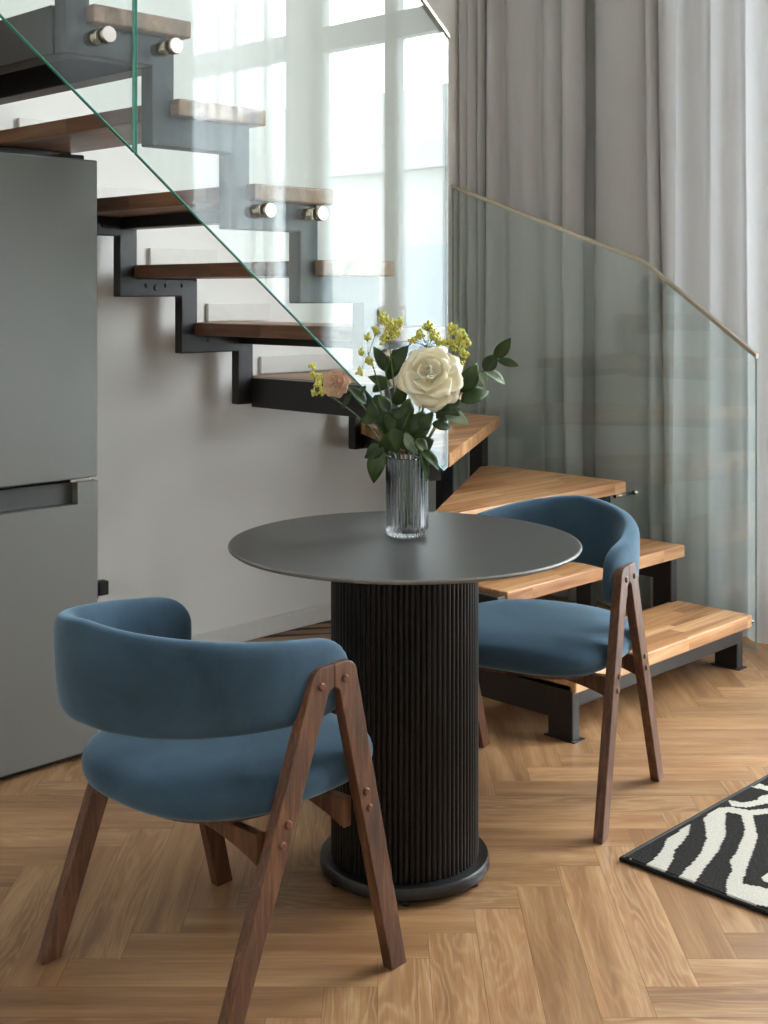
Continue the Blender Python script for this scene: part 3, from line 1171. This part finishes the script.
def fl_out(a):
    return 1 + 0.028 * math.cos(28 * a)


outer = [(0.028, 0.0), (0.040, 0.0005), (0.046, 0.005), (0.0485, 0.014), (0.049, 0.03), (0.049, 0.184), (0.0475, 0.1865)]
inner = [(0.0455, 0.184), (0.0455, 0.03), (0.044, 0.018), (0.038, 0.013), (0.010, 0.012)]
bm = bmesh.new()
seg = 168
rings = []
for r, z in outer:
    rings.append([bm.verts.new((r * fl_out(k * 2 * PI / seg) * math.cos(k * 2 * PI / seg), r * fl_out(k * 2 * PI / seg) * math.sin(k * 2 * PI / seg), z)) for k in range(seg)])
for r, z in inner:
    rings.append([bm.verts.new((r * math.cos(k * 2 * PI / seg), r * math.sin(k * 2 * PI / seg), z)) for k in range(seg)])
for i in range(len(rings) - 1):
    for k in range(seg):
        bm.faces.new((rings[i][k], rings[i][(k + 1) % seg], rings[i + 1][(k + 1) % seg], rings[i + 1][k])).smooth = True
bm.faces.new(rings[0][::-1])
bm.faces.new(rings[-1])
obj('glass', bm, M['vase'], vz)

RIM = Vector((VX, VY, VZ + 0.175))
DV = at(384, 293, 1.0) - Vector((0, 0, EYE))       # away from the viewer
DR = Vector((math.sin(YAW), -math.cos(YAW), 0))
UPV = Vector((0, 0, 1))
rf = random.Random(21)


def stem_pts(tip, i):
    a = i * 2.4
    foot = Vector((VX + 0.022 * math.cos(a), VY + 0.022 * math.sin(a), VZ + 0.020))
    dirx = Vector((tip.x - VX, tip.y - VY, 0))
    rim = RIM + (dirx.normalized() * min(0.028, dirx.length * 0.35) if dirx.length > 0.001 else Vector((0, 0, 0)))
    ctl = rim + Vector((dirx.x * 0.28, dirx.y * 0.28, (tip.z - rim.z) * 0.6))
    return [foot, (foot + rim) / 2] + bez(rim, ctl, tip, 10)


def flower_thing(name, label, cat, tip, i, r=0.0022, group=None):
    t = thing(name, label, cat, (VX, VY, VZ), group=group)
    pts = [p - Vector((VX, VY, VZ)) for p in stem_pts(tip, i)]
    obj('stem', tube(bmesh.new(), pts, [r] * (len(pts) - 3) + [r * 0.9, r * 0.8, r * 0.6], 8), M['stem'], t)
    return t, [p + Vector((VX, VY, VZ)) for p in pts]


def leaf(parent, a, b, wid, mat='leaf', facing=None, curl=0.15, name='leaf'):
    """pointed oval leaf from a to b with a folded midrib, slightly arched"""
    a, b = Vector(a), Vector(b)
    ax = (b - a)
    L = ax.length
    ax.normalize()
    fc = facing if facing is not None else (-DV + UPV * 0.35)
    nrm = (fc - ax * fc.dot(ax)).normalized()
    side = ax.cross(nrm)
    bm = bmesh.new()
    n_ = 9
    rows = []
    for i in range(n_ + 1):
        t = i / n_
        w = wid * 0.5 * (math.sin(PI * t ** 0.82) ** 0.85 if 0 < t < 1 else 0.02)
        w = max(w, wid * 0.015)
        c = a + ax * (L * t) + nrm * (curl * L * math.sin(PI * t) * 0.5 - curl * L * t * t * 0.4)
        rows.append([bm.verts.new(c + side * (w * s) + nrm * (abs(s) * w * 0.28)) for s in (-1, -0.5, 0, 0.5, 1)])
    for r0, r1 in zip(rows[:-1], rows[1:]):
        for q in range(4):
            bm.faces.new((r0[q], r0[q + 1], r1[q + 1], r1[q])).smooth = True
    o0 = Vector((VX, VY, VZ))
    bmesh.ops.translate(bm, verts=bm.verts, vec=-o0)
    o = obj(name, bm, M[mat], parent, smooth=True)
    md = o.modifiers.new('thickness', 'SOLIDIFY')
    md.thickness = 0.0005
    return o


def lp(px, py, dz=0.0):
    return at(px, py, VD + dz)


def leaf_px(parent, x0, y0, x1, y1, wpx, dz=0.0, mat='leaf', dz2=0.0, face=None):
    return leaf(parent, lp(x0, y0, dz), lp(x1, y1, dz + dz2), wpx * VD / F_PX, mat, face, rf.uniform(0.05, 0.3))


def petal(bm, c, ax, out, L, W, cup, roll, seed):
    """one cupped petal: grows along ax, bulging towards out, rim rolled outwards"""
    side = ax.cross(out).normalized()
    n_, m_ = 8, 8
    rows = []
    for i in range(n_ + 1):
        t = i / n_
        wid = W * (0.28 + 0.72 * math.sin(min(1.0, t * 1.25) * PI / 2)) * (1 - 0.45 * max(0, t - 0.72) ** 1.5 / 0.15)
        row = []
        for j in range(m_ + 1):
            s = 2 * j / m_ - 1
            rad = cup * math.sin(PI * min(t * 0.8, 0.6)) * (1 - 0.75 * s * s)
            rl = roll * max(0, t - 0.62) ** 2 * 5 * (0.6 + 0.4 * abs(s))
            wav = (0.055 * math.sin(s * 5 + seed * 3.7) + 0.03 * math.sin(s * 11 + seed * 1.9)) * L * t * t
            edge = L * (t - 0.14 * t * s * s)
            row.append(bm.verts.new(c + ax * (edge - rl * 0.55 * L) + out * (rad + rl * L + wav) + side * (wid * 0.5 * s)))
        rows.append(row)
    for r0, r1 in zip(rows[:-1], rows[1:]):
        for q in range(m_):
            bm.faces.new((r0[q], r0[q + 1], r1[q + 1], r1[q])).smooth = True


def bloom(parent, c, ax, R, mat, layers, name='bloom'):
    """layered petals around an axis facing ax"""
    ax = ax.normalized()
    e1 = ax.cross(UPV).normalized()
    e2 = ax.cross(e1)
    bm = bmesh.new()
    cnt = 0
    for (num, rad, L, W, open_, roll, dep) in layers:
        for i in range(num):
            a = cnt * 2.39996 + rf.uniform(-0.25, 0.25)
            op = open_ + rf.uniform(-0.12, 0.16)
            cnt += 1
            out = (e1 * math.cos(a) + e2 * math.sin(a))
            pax = (ax * math.cos(op) + out * math.sin(op)).normalized()
            pout = (out * math.cos(op) - ax * math.sin(op)).normalized()
            petal(bm, c + out * rad * R - ax * dep * R, pax, pout, L * R * rf.uniform(0.92, 1.08), W * R * rf.uniform(0.92, 1.08), 0.22 * W * R, roll, cnt)
    bmesh.ops.translate(bm, verts=bm.verts, vec=-Vector((VX, VY, VZ)))
    o = obj(name, bm, M[mat], parent, smooth=True)
    md = o.modifiers.new('thickness', 'SOLIDIFY')
    md.thickness = 0.0006
    return o


# cream rose
tip = lp(430, 374, -0.045)
t, sp = flower_thing('rose', 'large open cream rose at the centre of the bouquet', 'flower', tip + DV * 0.03 - UPV * 0.01, 0, 0.003, None)
bloom(t, tip, -DV + UPV * 0.42 - DR * 0.12, 0.063, 'rose', [
    (3, -0.06, 0.42, 0.40, -0.10, 0.05, -0.16), (3, 0.02, 0.50, 0.50, 0.0, 0.10, -0.10), (3, 0.10, 0.62, 0.72, 0.16, 0.30, -0.02), (4, 0.16, 0.74, 0.95, 0.40, 0.45, 0.06),
    (4, 0.20, 0.90, 1.15, 0.72, 0.55, 0.14), (5, 0.22, 1.02, 1.25, 1.05, 0.60, 0.22), (6, 0.22, 1.05, 1.25, 1.38, 0.45, 0.30)])
leaf_px(t, 425, 412, 405, 438, 15, -0.01)
leaf_px(t, 440, 408, 462, 400, 14, 0.0)
# peach ranunculus
tip = lp(334, 383, -0.03)
t, sp = flower_thing('ranunculus', 'small peach pink bloom leaning out to the left of the bouquet', 'flower', tip + DR * 0.014 + DV * 0.006, 1, 0.0022)
bloom(t, tip, -DV * 0.9 - DR * 0.45 + UPV * 0.3, 0.034, 'peach', [
    (3, 0.03, 0.50, 0.50, 0.10, 0.05, 0.0), (5, 0.10, 0.58, 0.68, 0.28, 0.12, 0.05), (6, 0.18, 0.66, 0.85, 0.52, 0.15, 0.1),
    (7, 0.24, 0.76, 0.95, 0.85, 0.18, 0.18), (7, 0.25, 0.80, 1.0, 1.2, 0.15, 0.3)])
leaf_px(t, 352, 392, 341, 409, 6, -0.02)
leaf_px(t, 356, 398, 366, 385, 7, -0.02)


# yellow filler sprigs
def filler(label, tipx, tipy, clusters, i, dz, group='yellow filler sprigs in the bouquet'):
    tp = lp(tipx, tipy, dz)
    t, sp = flower_thing('yellow_filler_sprig', label, 'flower', tp, i, 0.0017)
    t['group'] = group
    bb = bmesh.new()
    sb = bmesh.new()
    O = Vector((VX, VY, VZ))
    for (cx_, cy_, rpx, num) in clusters:
        c = lp(cx_, cy_, dz + rf.uniform(-0.012, 0.012))
        root = tp + (c - tp) * 0.15 - UPV * 0.012
        tube(sb, [p - O for p in bez(root, (root + c) / 2 + UPV * 0.004, c, 4)], 0.0009, 5)
        R = rpx * VD / F_PX
        for _ in range(num):
            q = Vector((rf.gauss(0, 1), rf.gauss(0, 1), rf.gauss(0, 1))).normalized() * R * rf.random() ** 0.45
            s = rf.uniform(0.0026, 0.0042)
            mt = Matrix.Translation(c + q - O) @ Matrix.Rotation(rf.uniform(0, 6), 4, 'Z') @ Matrix.Diagonal((s, s, s * 1.3, 1))
            bmesh.ops.create_icosphere(bb, subdivisions=1, radius=1.0, matrix=mt)
            if rf.random() < 0.5:
                tube(sb, [c - UPV * R * 0.6 - O, c + q - O], 0.0005, 4, False)
    obj('buds', bb, M['yellow'], t, smooth=True)
    obj('twigs', sb, M['stem'], t)
    return t


f1 = filler('yellow filler sprig rising tallest, left of the cream rose', 388, 335, [(383, 318, 6, 34), (391, 325, 6, 34), (398, 322, 5, 26), (387, 336, 5, 24), (394, 333, 6, 30), (376, 330, 4, 16), (383, 341, 4, 16)], 2, 0.0)
filler('yellow filler sprig of loose buds far left, behind the tallest leaves', 368, 352, [(368, 337, 4, 14), (377, 330, 3, 10), (361, 352, 3, 10), (370, 362, 5, 20), (360, 371, 5, 16)], 3, 0.01)
filler('yellow filler sprig directly above the cream rose', 428, 342, [(428, 327, 6, 34), (421, 334, 5, 24), (434, 336, 6, 30), (438, 342, 5, 20), (416, 340, 4, 14), (411, 341, 4, 12)], 4, 0.02)
filler('yellow filler sprig at the upper right of the cream rose', 458, 345, [(452, 330, 7, 36), (461, 336, 7, 38), (456, 345, 7, 34), (466, 343, 5, 24), (464, 353, 5, 18), (447, 342, 5, 20), (462, 364, 4, 12)], 5, 0.0)
filler('greenish yellow filler sprig beside the peach bloom, lowest at the left', 316, 388, [(313, 366, 4, 20), (314, 375, 4, 20), (318, 384, 4, 22), (314, 393, 4, 18), (322, 391, 4, 16), (320, 378, 4, 14)], 6, -0.025)


def greenery(label, tipx, tipy, i, dz, leaves):
    t, sp = flower_thing('leafy_branch', label, 'foliage', lp(tipx, tipy, dz), i, 0.0018)
    t['group'] = 'leafy branches in the bouquet'
    for lf in leaves:
        leaf_px(t, *lf[:5], dz=dz + (lf[5] if len(lf) > 5 else 0), mat=lf[6] if len(lf) > 6 else 'leaf', dz2=rf.uniform(-0.015, 0.015),
                face=-DV + UPV * rf.uniform(0.1, 0.8) + DR * rf.uniform(-0.6, 0.6))
    return t


greenery('leafy branch reaching furthest right, oval leaves at its end', 494, 362, 7, 0.0, [
    (494, 358, 511, 338, 14), (497, 360, 520, 366, 9), (484, 371, 497, 354, 15), (484, 371, 506, 384, 11, 0, 'pale_leaf'), (479, 372, 487, 391, 9, 0, 'pale_leaf'),
    (460, 392, 478, 363, 19), (461, 402, 489, 390, 20), (450, 405, 453, 388, 8, 0, 'pale_leaf')])
greenery('leafy branch low at the right with a pale silvery leaf', 447, 408, 8, -0.02, [
    (444, 412, 469, 424, 15, 0, 'pale_leaf'), (436, 418, 453, 410, 13), (432, 424, 452, 428, 13), (428, 407, 460, 410, 13), (440, 405, 460, 415, 12), (420, 430, 433, 412, 14)])
greenery('leafy branch drooping over the left rim of the vase', 378, 452, 9, -0.045, [
    (384, 448, 364, 458, 12), (384, 450, 372, 483, 20), (388, 432, 382, 456, 14), (392, 428, 398, 452, 18), (380, 446, 366, 452, 9)])
greenery('leafy branch bending down over the right rim of the vase', 428, 470, 10, -0.045, [
    (420, 450, 440, 470, 12), (420, 452, 428, 482, 8), (414, 440, 428, 452, 14), (404, 436, 418, 455, 9, 0, 'pale_leaf')])
greenery('leafy branch rising behind at the left of the rose', 382, 355, 11, 0.02, [
    (386, 372, 374, 346, 13), (388, 380, 398, 352, 14), (392, 372, 408, 345, 18), (392, 388, 368, 376, 13), (372, 392, 392, 384, 12), (384, 396, 371, 408, 12)])
greenery('leafy branch filling the left middle of the bouquet', 372, 400, 12, -0.02, [
    (366, 404, 348, 386, 14), (378, 418, 360, 422, 13), (380, 424, 368, 404, 18), (388, 412, 378, 396, 16), (392, 418, 408, 408, 12), (392, 440, 376, 416, 13), (394, 436, 384, 410, 15)])
greenery('leafy branch in the middle just under the rose', 412, 405, 13, -0.01, [
    (404, 430, 392, 408, 19, 0, 'leaf'), (408, 438, 412, 412, 20), (412, 440, 432, 416, 22), (404, 446, 398, 424, 17), (410, 450, 434, 440, 22), (398, 452, 386, 430, 15),
    (402, 420, 410, 398, 16), (396, 440, 412, 452, 12), (404, 432, 418, 458, 10, -0.01, 'pale_leaf'), (394, 405, 406, 384, 14), (400, 398, 404, 372, 12)])
